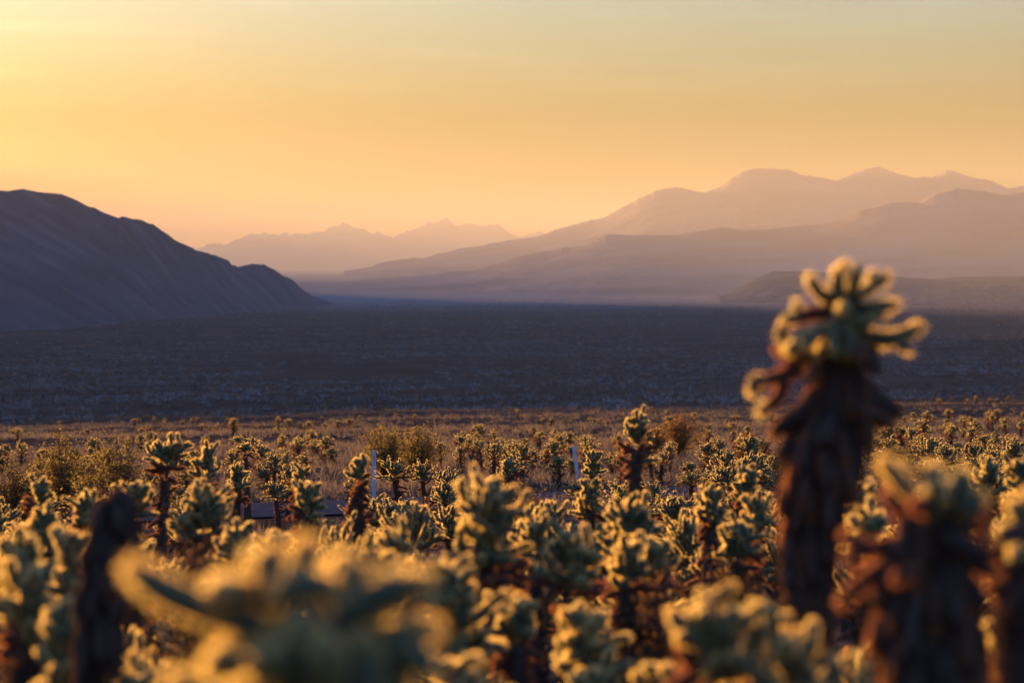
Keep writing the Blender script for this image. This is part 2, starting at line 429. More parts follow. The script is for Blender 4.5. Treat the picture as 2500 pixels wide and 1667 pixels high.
def make_scrub():
    rng = np.random.default_rng(5)
    mb = MB()
    # dry bush grass on the sunlit slope
    n = 9000
    d = 1 / (1 / 520. + rng.random(n) * (1 / 42. - 1 / 520.)) * 1.0
    n2 = 14000
    d = np.concatenate([d, rng.uniform(60, 420, n2)])
    x = (rng.random(len(d)) - .5) * 0.52 * d
    dens = fbm(x / 14., d / 14., 71, 3)
    k = (dens + rng.normal(0, .14, len(d)) > -0.22) & (np.abs(d - road_y(x)) > 4.4)
    x = x[k]; d = d[k]
    h = rng.uniform(.12, .5, len(d)); w = rng.uniform(.4, 1.1, len(d)) * (1 + d / 600)
    v, t = tufts(rng, x, d, h, w, 16, np.clip(0.012 * d / 50, .010, .09))
    mb.add(v, t, 0)
    # thin tufts between the near plants
    n = 1500
    d = rng.uniform(4.5, 45, n); x = (rng.random(n) - .5) * 0.5 * d
    k = np.abs(d - road_y(x)) > 3.8
    d = d[k]; x = x[k]
    v, t = tufts(rng, x, d, rng.uniform(.1, .32, len(d)), rng.uniform(.15, .4, len(d)), 14, np.full(len(d), .004))
    mb.add(v, t, 0)
    o = mb.build('dry_grass', [M_GRASS], smooth=False)
    tag(o, 'brown dry grass and low scrub covering the sunlit slope', 'grass', kind='stuff')
    # brush of the shaded basin
    mb = MB()
    n = 34000
    yy = rng.uniform(735, 1020, n)               # spread evenly over the apparent height of the basin
    d = np.interp(-yy, -PY[3:12], PD[3:12])
    d = d * np.exp(rng.normal(0, .06, n)); x = (rng.random(n) - .5) * 0.56 * d
    k = (fbm(x / 60., d / 160., 81, 3) + .8 * fbm(x / 420., d / 500., 83, 3) + rng.normal(0, .2, n) > -0.10) & (d > 330) & (rng.random(n) < np.clip((d - 150) / 1100, .16, 1))
    d = d[k]; x = x[k]; n = len(d)
    h = rng.uniform(.5, 1.3, n) * (1 + d / 3000); w = rng.uniform(1.0, 2.6, n) * (1 + d / 2500)
    v, t = tufts(rng, x, d, h, w, 9, w * .16)
    mb.add(v, t, 0)
    o = mb.build('basin_brush', [M_BRUSH], smooth=False)
    tag(o, 'pale low brush speckling the shaded basin floor', 'brush', kind='stuff')
make_scrub()

# ------------------------------------------------------------------ cholla building blocks
def resample(ctrl, k):
    c = np.asarray(ctrl, float)
    if len(c) == 2:
        t = np.linspace(0, 1, k)[:, None]
        return c[0] * (1 - t) + c[1] * t
    seg = np.concatenate([[0], np.cumsum(np.linalg.norm(np.diff(c, axis=0), axis=1))])
    q = np.linspace(0, seg[-1], k)
    return np.stack([_cubic(q, seg, c[:, i]) for i in range(3)], 1)

def tube(pts, rad, sides, rng=None, jit=0.0):
    k = len(pts)
    tan = np.gradient(pts, axis=0); tan /= np.linalg.norm(tan, axis=1)[:, None] + 1e-9
    ref = np.array([0.31, 0.77, 0.2]); ref /= np.linalg.norm(ref)
    if abs(np.dot(ref, tan[k // 2])) > 0.9: ref = np.array([1.0, 0.1, 0.0])
    n = np.cross(tan, ref); n /= np.linalg.norm(n, axis=1)[:, None]
    b = np.cross(tan, n)
    a = np.linspace(0, 2 * math.pi, sides, endpoint=False)
    rr = rad[:, None] * np.ones((1, sides))
    if jit: rr = rr * (1 + rng.normal(0, jit, rr.shape))
    v = pts[:, None, :] + rr[..., None] * (np.cos(a)[None, :, None] * n[:, None, :] + np.sin(a)[None, :, None] * b[:, None, :])
    v = np.concatenate([v.reshape(-1, 3), pts[-1:] + tan[-1:] * rad[-1] * .5])
    i = np.arange(k - 1)[:, None] * sides + np.arange(sides)[None, :]
    j = np.arange(k - 1)[:, None] * sides + (np.arange(sides)[None, :] + 1) % sides
    t = np.concatenate([np.stack([i, j, j + sides], -1).reshape(-1, 3), np.stack([i, j + sides, i + sides], -1).reshape(-1, 3)])
    l = (k - 1) * sides + np.arange(sides); l2 = (k - 1) * sides + (np.arange(sides) + 1) % sides
    t = np.concatenate([t, np.stack([l, l2, np.full(sides, k * sides)], -1)])
    return v, t, tan, n, b

def spines(rng, pts, rad, tan, n, b, count, L, w, tipbias=0.22, jit=0.36, tip=True):
    k = len(pts)
    t = rng.random(count)
    if tip:
        q = int(count * tipbias); t[:q] = 0.84 + 0.16 * rng.random(q)
    f = t * (k - 1); i = np.clip(f.astype(int), 0, k - 2); u = (f - i)[:, None]
    def lerp(A): return A[i] * (1 - u) + A[i + 1] * u
    c = lerp(pts); ta = lerp(tan); na = lerp(n); ba = lerp(b); r = lerp(rad[:, None])
    a = rng.random(count)[:, None] * 6.2832
    rv = np.cos(a) * na + np.sin(a) * ba
    wt = (np.clip((t - .80) / .20, 0, 1) ** 1.4)[:, None] * (1.45 if tip else 0)
    dr = rv * np.cos(wt) + ta * np.sin(wt) + rng.normal(0, jit, (count, 3))
    dr /= np.linalg.norm(dr, axis=1)[:, None]
    base = c + rv * r * .85
    s = np.cross(dr, rng.normal(0, 1, (count, 3))); s /= np.linalg.norm(s, axis=1)[:, None] + 1e-9
    q_ = rng.random((count, 1))
    ln = L * (0.5 + 0.55 * q_ + 0.75 * q_ ** 7)
    v = np.stack([base + s * w / 2, base - s * w / 2, base + dr * ln], 1).reshape(-1, 3)
    return v, np.arange(count * 3).reshape(-1, 3)

LODS = {  # sides, spines per joint, spine width, rings
    0: (10, 1250, .0016, 8), 1: (9, 850, .0020, 7), 2: (8, 460, .0028, 6), 3: (6, 170, .0046, 5), 4: (5, 60, .015, 4)}
JPROF_T = np.array([0, .12, .4, .75, .9, 1.0]); JPROF_R = np.array([.72, .95, 1.0, .97, .78, .38])
def joint(mb, ctrl, r, L, lod, rng, wmul=1.0, cmul=1.0):
    sides, cnt, w, rings = LODS[lod]
    pts = resample(ctrl, rings)
    length = np.linalg.norm(np.diff(pts, axis=0), axis=1).sum()
    rad = np.interp(np.linspace(0, 1, rings), JPROF_T, JPROF_R) * r
    v, t, ta, n, b = tube(pts, rad, sides)
    mb.add(v, t, 0)
    c = max(8, int(cnt * cmul * length / .13 * r / .0188))
    v, t = spines(rng, pts, rad, ta, n, b, c, L, w * wmul)
    mb.add(v, t, 1)

def trunk_mesh(rng, pts, r0, r1, lod, dark_L=.035):
    mb = MB(); k = 12 if lod < 3 else 6
    p = resample(pts, k); rad = np.linspace(r0, r1, k) * (1 + rng.normal(0, .05, k))
    v, t, ta, n, b = tube(p, rad, 12 if lod < 3 else 6, rng, .08)
    mb.add(v, t, 0)
    ln = np.linalg.norm(np.diff(p, axis=0), axis=1).sum()
    sides, cnt, w, rings = LODS[lod]
    v, t = spines(rng, p, rad, ta, n, b, max(20, int(cnt * ln / .13 * 1.3)), dark_L, w * 1.5, jit=.6, tip=False)
    mb.add(v, t, 1)
    return mb

def unit(v):
    return v / (np.linalg.norm(v) + 1e-9)
def dirv(az, el):
    return np.array([math.cos(az) * math.cos(el), math.sin(az) * math.cos(el), math.sin(el)])

def gen_cholla(seed, h, cw, lod, ntop=12, nlow=8, lean=0.0, depth=None, aged=0.25, jr=.0188, forkp=.8):
    """parts of one teddy-bear cholla standing on the origin: list of (part name, MB, materials key)"""
    rng = np.random.default_rng(seed)
    R = cw / 2
    CH = depth if depth is not None else min(h * .5, R * 1.5)
    jl = min(.155, max(.10, R * .7))
    head = min(CH, R * .95)
    th = h - max(jl * .9, head * .8)
    la = rng.random() * 6.28
    lx, ly = (lean * h, 0) if lean else (.05 * h * math.cos(la), .05 * h * math.sin(la))
    tp = np.array([[0, 0, -.05], [lx * .2 + rng.normal(0, .015), ly * .2, th * .35], [lx * .55, ly * .55 + rng.normal(0, .015), th * .7], [lx, ly, th]])
    fine = resample(tp, 24)
    def on_trunk(z):
        i = int(np.argmin(abs(fine[:, 2] - z))); return fine[i]
    out = []
    L = .0118
    def cluster(base, d0, reach, key, forks):
        mb = MB()
        ce = max(.35, math.hypot(d0[0], d0[1]))
        l1 = min(max(.035, reach - jl * .72), R * 1.1)
        d1 = unit(d0 + np.array([0, 0, .30 if key != 'aged' else .0]) + rng.normal(0, .15, 3))
        p0 = base; p1 = base + d0 * l1 * .5; p2 = p1 + d1 * l1 * .5
        if l1 > jl * 1.3:
            joint(mb, [p0, (p0 + p1) / 2, p1 + d0 * .012], jr * rng.uniform(.95, 1.15), L, lod, rng)
            joint(mb, [p1, (p1 + p2) / 2 + rng.normal(0, .008, 3), p2], jr * rng.uniform(.9, 1.1), L, lod, rng)
        else:
            joint(mb, [p0, p1, p2], jr * rng.uniform(.95, 1.15), L, lod, rng)
        if forks:
            perp = unit(np.cross(d1, rng.normal(0, 1, 3)))
            for q in range(forks):
                ang = q * 6.283 / forks + rng.random()
                side = perp * math.cos(ang) + np.cross(d1, perp) * math.sin(ang)
                dd = unit(d1 * .80 + side * .68 + np.array([0, 0, .28 if key != 'aged' else -.1]))
                l2 = jl * rng.uniform(.7, 1.15)
                st = p2 - d1 * (.008 + .2 * l1 * rng.random())
                d2 = unit(dd + np.array([0, 0, .25 if key != 'aged' else 0]) + rng.normal(0, .15, 3))
                e = st + dd * l2 * .5 + d2 * l2 * .5
                joint(mb, [st, st + dd * l2 * .5, e], jr * rng.uniform(.85, 1.1), L, lod, rng)
                if rng.random() < .35 and key == 'green':
                    d3 = unit(d2 + rng.normal(0, .5, 3) + np.array([0, 0, .2]))
                    joint(mb, [e - d2 * .012, e + d3 * l2 * .55], jr * .8, L * .9, lod, rng)
        return mb
    # leader
    out.append(('branch', cluster(on_trunk(th) - np.array([0, 0, .03]), unit(np.array([rng.normal(0, .15), rng.normal(0, .15), 1])), jl * 1.2, 'green', 3), 'green'))
    ntop = int(ntop * 1.3)
    for i in range(ntop):
        f = (i + .3) / ntop
        az = i * 2.39996 + rng.normal(0, .3)
        el = math.radians(82 - 92 * f ** .8 + rng.normal(0, 9))
        base = on_trunk(th - f * max(.25 * R, CH - head) + .02)
        key = 'aged' if f > 1 - aged and rng.random() < .75 else 'green'
        reach = R * rng.uniform(.74, 1.10)
        out.append(('branch', cluster(base, dirv(az, el), max(.05, reach), key, 2 + int(rng.random() < forkp)), key))
    nlow = int(nlow * 1.7) + 3
    for i in range(nlow):
        f = (i + rng.random()) / max(1, nlow)
        z = (th - max(.25 * R, CH - head)) * (1 - f * .7)
        az = rng.random() * 6.283
        el = math.radians(rng.uniform(-40, 15))
        key = 'aged' if f < .55 else 'dark'
        out.append(('dead_branch', cluster(on_trunk(z), dirv(az, el), R * rng.uniform(.45, .85), key, int(rng.random() < .6) + int(rng.random() < .3)), key))
    # exact height
    zmax = max(max(a[:, 2].max() for a in mb.v) for _, mb, _ in out)
    k = h / zmax
    out.append(('trunk', trunk_mesh(rng, fine[::3], .062 * min(1.1, h), .036, lod), 'dark'))
    for _, mb, _ in out:
        for a in mb.v: a[:, 2] *= k
    return out
KEYM = {'green': [M_CORE, M_SP], 'aged': [M_CORE_AGED, M_SP_AGED], 'dark': [M_BARK, M_SP_DARK]}

def place_parts(parts, root):
    for nm, mb, key in parts:
        mb.build(nm, KEYM[key], root)

HEROES = []     # (x, y, h, label) for spacing and wording
def hero(px, ytop, d, cw_px, label, seed, **kw):
    x = (px - 1250) / F * d
    g = tz(x, d)
    h = EYE + (HOR - ytop) / F * d - g
    lod = 0 if d < 7.5 else 1 if d < 13 else 2 if d < 30 else 3
    root = empty('cholla_cactus', (x, d, g))
    tag(root, label, 'cactus', 'cholla in the nearer garden')
    place_parts(gen_cholla(seed, h, cw_px * d / F, lod, **kw), root)
    HEROES.append((x, d, h, cw_px * d / F))
    return root

# ------------------------------------------------------------------ the four big blurred plants, joint by joint
def custom(px, d, label, trunk_pts, joints, skirt=None, seed=1, jr=.0172, L=.0125, cat='cactus', tr=(.06, .045), lod=0, trunk_d=0.0):
    """joints: (key, part group, [(px, py, depth offset)...], radius factor)"""
    rng = np.random.default_rng(seed)
    x = (px - 1250) / F * d; g = tz(x, d)
    root = empty('cholla_cactus', (x, d, g)); o0 = np.array([x, d, g])
    tag(root, label, cat, 'cholla in the nearer garden')
    def L3(p):
        dd = d + (p[2] if len(p) > 2 else 0)
        # offsets in depth keep the metric position of the plant's own plane
        q = P(p[0], p[1], d); q[1] = dd
        return q - o0
    tp = [L3(p) for p in trunk_pts] + [np.array([0, 0, -.05])]
    trunk_mesh(rng, tp[::-1], tr[0], tr[1], lod).build('trunk', KEYM['dark'], root)
    groups = {}
    for gi, (key, grp, pts, rf) in enumerate(joints):
        mb = groups.setdefault((gi, key), MB())
        joint(mb, [L3(p) for p in pts], jr * rf, L, lod, rng)
    for (grp, key), mb in groups.items():
        mb.build('branch' if key == 'green' else 'dead_branch', KEYM[key], root)
    if skirt:
        ys = np.array([s[0] for s in skirt], float); lo = np.array([s[1] for s in skirt], float); hi = np.array([s[2] for s in skirt], float)
        ce = np.array([s[3] for s in skirt], float)
        nn = int(skirt[0][4]); gs = {}
        for i in range(nn):
            yy = rng.uniform(ys[0], ys[-1]); a, b, c = np.interp(yy, ys, lo), np.interp(yy, ys, hi), np.interp(yy, ys, ce)
            az = rng.normal(0, .75) + (math.pi if rng.random() < .5 else 0)
            half = (b - c) if math.cos(az) > 0 else (c - a)
            rad = half / F * d
            ctr = L3((c, yy, 0))
            ex = np.array([math.cos(az), math.sin(az), 0])
            drop = rng.uniform(-.01, .13)
            p0 = ctr + ex * .03 + np.array([0, 0, .05]); p2 = ctr + ex * max(.05, rad * rng.uniform(.65, 1.12) - .02) - np.array([0, 0, drop])
            p1 = (p0 + p2) / 2 + np.array([0, 0, .03])
            key = 'aged' if (rng.random() < skirt[0][5]) else 'dark'
            mb = gs.setdefault((i % 7, key), MB())
            joint(mb, [p0, p1, p2], jr * rng.uniform(.8, 1.1), L, lod, rng, cmul=.8)
        th_ = MB()
        for (q, key), mb in gs.items():
            v, t, m = mb.arrays()
            th_.v.append(v); th_.t.append(t + th_.n); th_.m.append(m + (2 if key == 'aged' else 0)); th_.n += len(v)
        tag(th_.build('thatch', KEYM['dark'] + KEYM['aged'], root), kind='stuff')
    HEROES.append((x, d, 1.6, .5))
    return root

g_, a_, k_ = 'green', 'aged', 'dark'
custom(2030, 6.4, 'tallest cholla in the garden, a dark shaggy trunk under a spread crown',
    [(2056, 720), (2056, 800), (2050, 900), (2035, 1020), (2010, 1150), (1990, 1300), (1975, 1450), (1975, 1700)],
    [(g_, 0, [(2056, 760), (2060, 700), (2062, 640)], 1.1), (g_, 0, [(2066, 720, -.03), (2082, 690, -.05), (2086, 650, -.06)], .9), (g_, 0, [(2045, 730, -.04), (2036, 690, -.07), (2034, 655, -.08)], .95),
     (g_, 1, [(2044, 732), (2000, 716, -.02), (1970, 675, -.03)], .95),
     (g_, 2, [(2075, 735), (2110, 712), (2172, 672)], .9), (g_, 2, [(2110, 712, .02), (2128, 690, .02), (2134, 662, .03)], .75),
     (g_, 3, [(2070, 765), (2110, 752, -.03), (2185, 742, -.05)], 1.05), (g_, 3, [(2080, 790), (2120, 772, -.06), (2150, 770, -.08)], .8),
     (g_, 4, [(2080, 815), (2190, 822, -.02), (2248, 792, -.03)], 1.15), (g_, 4, [(2100, 830, .05), (2180, 838, .05), (2200, 835, .05)], .75),
     (a_, 5, [(2045, 775), (1990, 765, .03), (1940, 782, .02)], 1.05), (g_, 5, [(1950, 778, .02), (1925, 780, .01), (1912, 800, 0)], .95),
     (g_, 6, [(2045, 800, -.05), (1985, 808, -.08), (1930, 835, -.1)], 1.0), (g_, 6, [(1990, 806, -.08), (1965, 825, -.12), (1945, 845, -.14)], .9), (g_, 6, [(1912, 835, -.02), (1905, 815, -.03), (1908, 790, -.03)], .85),
     (g_, 7, [(2030, 780, -.06), (2020, 830, -.12), (2022, 865, -.14)], .9), (g_, 7, [(2050, 790, -.08), (2065, 830, -.12), (2050, 870, -.13)], .8),
     (g_, 7, [(2055, 745, -.05), (2045, 752, -.10), (2040, 750, -.14)], 1.0),
     (g_, 7, [(2040, 800, -.04), (2000, 842, -.09), (1985, 872, -.10)], .85), (g_, 7, [(2075, 775, -.04), (2098, 790, -.10), (2112, 778, -.12)], .85),
     (g_, 5, [(1965, 775, .02), (1948, 752, .02), (1945, 735, .02)], .7),
     (g_, 6, [(1940, 832, -.1), (1918, 850, -.1), (1905, 848, -.1)], .85), (a_, 6, [(2020, 840, -.03), (1975, 862, -.05), (1950, 880, -.05)], .9), (g_, 4, [(2180, 822, -.02), (2200, 845, -.04), (2215, 858, -.04)], .7),
     (a_, 8, [(2000, 878, -.05), (1970, 905, -.1), (1962, 930, -.12)], .9), (k_, 11, [(2085, 850, -.05), (2110, 872, -.1), (2128, 905, -.1)], 1.0),
     (a_, 8, [(2045, 880), (1960, 872), (1892, 855)], 1.0), (a_, 8, [(1955, 872), (1940, 890), (1915, 900)], .9),
     (a_, 9, [(2035, 890), (1950, 905), (1880, 925), (1838, 935)], 1.0), (g_, 9, [(1870, 928), (1840, 930, -.02), (1835, 965, -.02)], .9),
     (a_, 9, [(1915, 915), (1905, 965), (1868, 1000)], 1.0), (g_, 9, [(1880, 985), (1862, 1000), (1852, 1012)], .8),
     (a_, 10, [(2030, 950), (1985, 960), (1958, 1000)], 1.05), (a_, 10, [(2085, 830, -.08), (2090, 850, -.14), (2075, 875, -.16)], 1.0),
     (k_, 11, [(2080, 870), (2120, 865), (2138, 850)], 1.0), (a_, 11, [(2085, 885), (2120, 890), (2130, 900)], .8),
     (k_, 12, [(2080, 940), (2140, 975), (2195, 1012)], 1.5), (k_, 12, [(2080, 960), (2130, 1000), (2160, 1040)], 1.4), (a_, 12, [(2090, 990, -.1), (2140, 1015, -.12), (2170, 1040, -.12)], .8),
     (a_, 13, [(1960, 1050), (1900, 1040), (1888, 1070)], .9), (k_, 13, [(2000, 1010), (1940, 1020), (1905, 1050)], 1.5)],
    skirt=[(850, 2030, 2090, 2056, 230, .26), (930, 2000, 2115, 2052), (990, 1965, 2165, 2045), (1056, 1900, 2140, 2035), (1130, 1885, 2120, 2015), (1200, 1890, 2090, 2000), (1270, 1905, 2050, 1990), (1400, 1900, 2020, 1975), (1667, 1890, 2030, 1975)],
    seed=3, tr=(.075, .045))

custom(780, 3.2, 'large out of focus cholla closest to the camera with one long arm reaching left',
    [(760, 1520), (770, 1700), (780, 2200)],
    [(g_, 0, [(650, 1535), (520, 1490), (400, 1440), (312, 1380)], 1.1),
     (g_, 1, [(600, 1470, .06), (560, 1435, -.02), (548, 1425, -.10)], 1.05), (g_, 1, [(650, 1500, .05), (610, 1420, .08), (600, 1370, .08)], .9),
     (g_, 2, [(660, 1480), (655, 1400), (662, 1335)], 1.05), (g_, 2, [(700, 1460, .06), (730, 1390, .08), (742, 1335, .08)], 1.0),
     (g_, 3, [(690, 1450, -.05), (740, 1410, -.08), (835, 1412, -.10)], 1.05), (g_, 3, [(760, 1480, .05), (840, 1440, .06), (885, 1405, .07)], 1.0),
     (g_, 4, [(800, 1540), (920, 1460), (1045, 1415)], 1.15), (g_, 4, [(900, 1480, .06), (960, 1440, .09), (990, 1420, .1)], .9),
     (g_, 5, [(830, 1590), (950, 1560), (1068, 1525)], 1.1), (g_, 5, [(960, 1560, -.04), (1030, 1580, -.08), (1060, 1610, -.10)], .9),
     (g_, 6, [(640, 1590, .03), (580, 1585, -.06), (552, 1582, -.14)], 1.15), (g_, 6, [(640, 1650), (600, 1700), (560, 1680)], 1.0),
     (g_, 7, [(780, 1760, -.03), (760, 1620, -.10), (765, 1480, -.13)], 1.8), (g_, 7, [(900, 1760, -.03), (900, 1640, -.1), (890, 1520, -.12)], 1.7), (g_, 7, [(660, 1700, 0), (680, 1600, -.06), (700, 1500, -.08)], 1.4), (g_, 7, [(820, 1700, -.08), (825, 1580, -.16), (815, 1510, -.19)], 1.2), (g_, 7, [(940, 1700, -.02), (985, 1580, -.04), (1010, 1500, -.05)], 1.2), (g_, 7, [(720, 1640, -.08), (690, 1560, -.16), (672, 1545, -.2)], 1.1), (g_, 7, [(800, 1560, .08), (815, 1460, .10), (820, 1380, .1)], 1.0),
     (g_, 8, [(560, 1750), (470, 1690), (420, 1655)], 1.1),
     (g_, 9, [(830, 1780, -.1), (900, 1720, -.18), (925, 1660, -.20)], 1.0), (g_, 9, [(880, 1780, -.05), (970, 1720, -.1), (985, 1660, -.12)], .95),
     (a_, 10, [(660, 1760), (560, 1780), (480, 1760)], 1.0), (a_, 10, [(860, 1800), (980, 1790), (1060, 1740)], 1.0)],
    skirt=[(1620, 620, 960, 780, 40, .3), (1750, 600, 980, 780), (2000, 680, 900, 780)], seed=8, tr=(.055, .05), jr=.0195, L=.0125)

custom(2270, 4.8, 'bulky rusty brown cholla at the right with a blurred domed crown',
    [(2285, 1230), (2275, 1320), (2265, 1450), (2265, 1700)],
    [(g_, 0, [(2225, 1210), (2190, 1168), (2152, 1122)], .95), (g_, 0, [(2230, 1200, .05), (2222, 1160, .06), (2200, 1140, .06)], .8),
     (g_, 1, [(2290, 1230), (2285, 1180), (2272, 1135)], 1.2), (g_, 1, [(2300, 1220, -.06), (2330, 1180, -.08), (2335, 1140, -.08)], 1.2), (g_, 1, [(2310, 1220, .05), (2350, 1190, .06), (2372, 1160, .06)], 1.0),
     (g_, 2, [(2270, 1240, -.06), (2250, 1190, -.12), (2262, 1160, -.14)], 1.1), (g_, 2, [(2320, 1240, -.05), (2350, 1215, -.10), (2370, 1190, -.1)], 1.1),
     (a_, 3, [(2290, 1262), (2350, 1240), (2405, 1245)], 1.1), (a_, 3, [(2290, 1285), (2350, 1275), (2400, 1290)], 1.0),
     (a_, 4, [(2270, 1270), (2220, 1240), (2180, 1250)], 1.1), (a_, 4, [(2210, 1245), (2180, 1225, .0), (2165, 1200)], .8), (a_, 4, [(2240, 1230, -.1), (2215, 1215, -.14), (2200, 1218, -.16)], .9),
     (a_, 5, [(2260, 1310), (2200, 1322), (2120, 1345)], 1.0), (a_, 5, [(2130, 1340), (2085, 1325), (2062, 1298)], .9), (a_, 5, [(2120, 1345), (2085, 1350), (2068, 1380)], .8),
     (a_, 6, [(2240, 1350), (2130, 1400), (2085, 1450)], .9), (a_, 6, [(2110, 1415), (2070, 1455), (2052, 1480)], .8), (a_, 6, [(2200, 1400, -.1), (2190, 1370, -.15), (2150, 1390, -.17)], .8),
     (a_, 7, [(2290, 1330), (2370, 1370), (2440, 1400)], 1.0), (k_, 7, [(2300, 1350), (2360, 1420), (2400, 1480)], 1.2),
     (k_, 8, [(2290, 1300, -.05), (2340, 1320, -.08), (2390, 1350, -.08)], 1.2)],
    skirt=[(1300, 2190, 2350, 2275, 190, .34), (1360, 2150, 2370, 2270), (1450, 2110, 2390, 2265), (1560, 2120, 2390, 2265), (1700, 2130, 2400, 2265)], seed=12, tr=(.07, .05))

custom(2500, 5.2, 'cholla cut off by the right edge with rusty lower arms',
    [(2495, 1290), (2500, 1400), (2500, 1700)],
    [(g_, 0, [(2490, 1290), (2482, 1250), (2468, 1222)], .95), (g_, 0, [(2500, 1280), (2510, 1230), (2505, 1200)], 1.0),
     (g_, 1, [(2490, 1320), (2455, 1310), (2444, 1285)], .85), (g_, 1, [(2490, 1330, -.05), (2460, 1338, -.08), (2450, 1345, -.1)], .85), (g_, 1, [(2520, 1290), (2540, 1260), (2560, 1230)], 1.0),
     (a_, 2, [(2490, 1350), (2430, 1352), (2385, 1362)], .95), (a_, 3, [(2490, 1400), (2450, 1415), (2410, 1440)], .9), (a_, 3, [(2500, 1450), (2540, 1470), (2570, 1500)], .9), (a_, 2, [(2420, 1355), (2395, 1385), (2390, 1410)], .8)],
    skirt=[(1340, 2470, 2530, 2500, 60, .35), (1420, 2430, 2560, 2500), (1700, 2430, 2580, 2500)], seed=15, tr=(.065, .05))

# dark crownless stump, leaning
custom(235, 6.2, 'dark crownless cholla stump leaning right beside pale chollas',
    [(290, 1215), (278, 1290), (262, 1380), (245, 1480), (232, 1620)],
    [(k_, 0, [(288, 1235), (294, 1210), (300, 1196)], 1.5), (k_, 1, [(282, 1240), (260, 1228), (243, 1236)], .8), (k_, 2, [(270, 1330), (235, 1345), (205, 1385)], 1.1), (k_, 2, [(285, 1260), (305, 1290), (312, 1330)], .9), (a_, 2, [(262, 1370), (225, 1370, .03), (200, 1400, .05)], .8), (k_, 2, [(255, 1420), (215, 1440), (185, 1490)], 1.0), (a_, 2, [(272, 1300, .04), (248, 1285, .06), (236, 1300, .07)], .7), (a_, 2, [(262, 1400, -.05), (290, 1430, -.08), (300, 1450, -.08)], .7)],
    skirt=[(1250, 268, 300, 285, 90, .05), (1300, 250, 302, 275), (1380, 225, 292, 258), (1480, 205, 280, 245), (1667, 190, 280, 235)], seed=17, tr=(.05, .018))

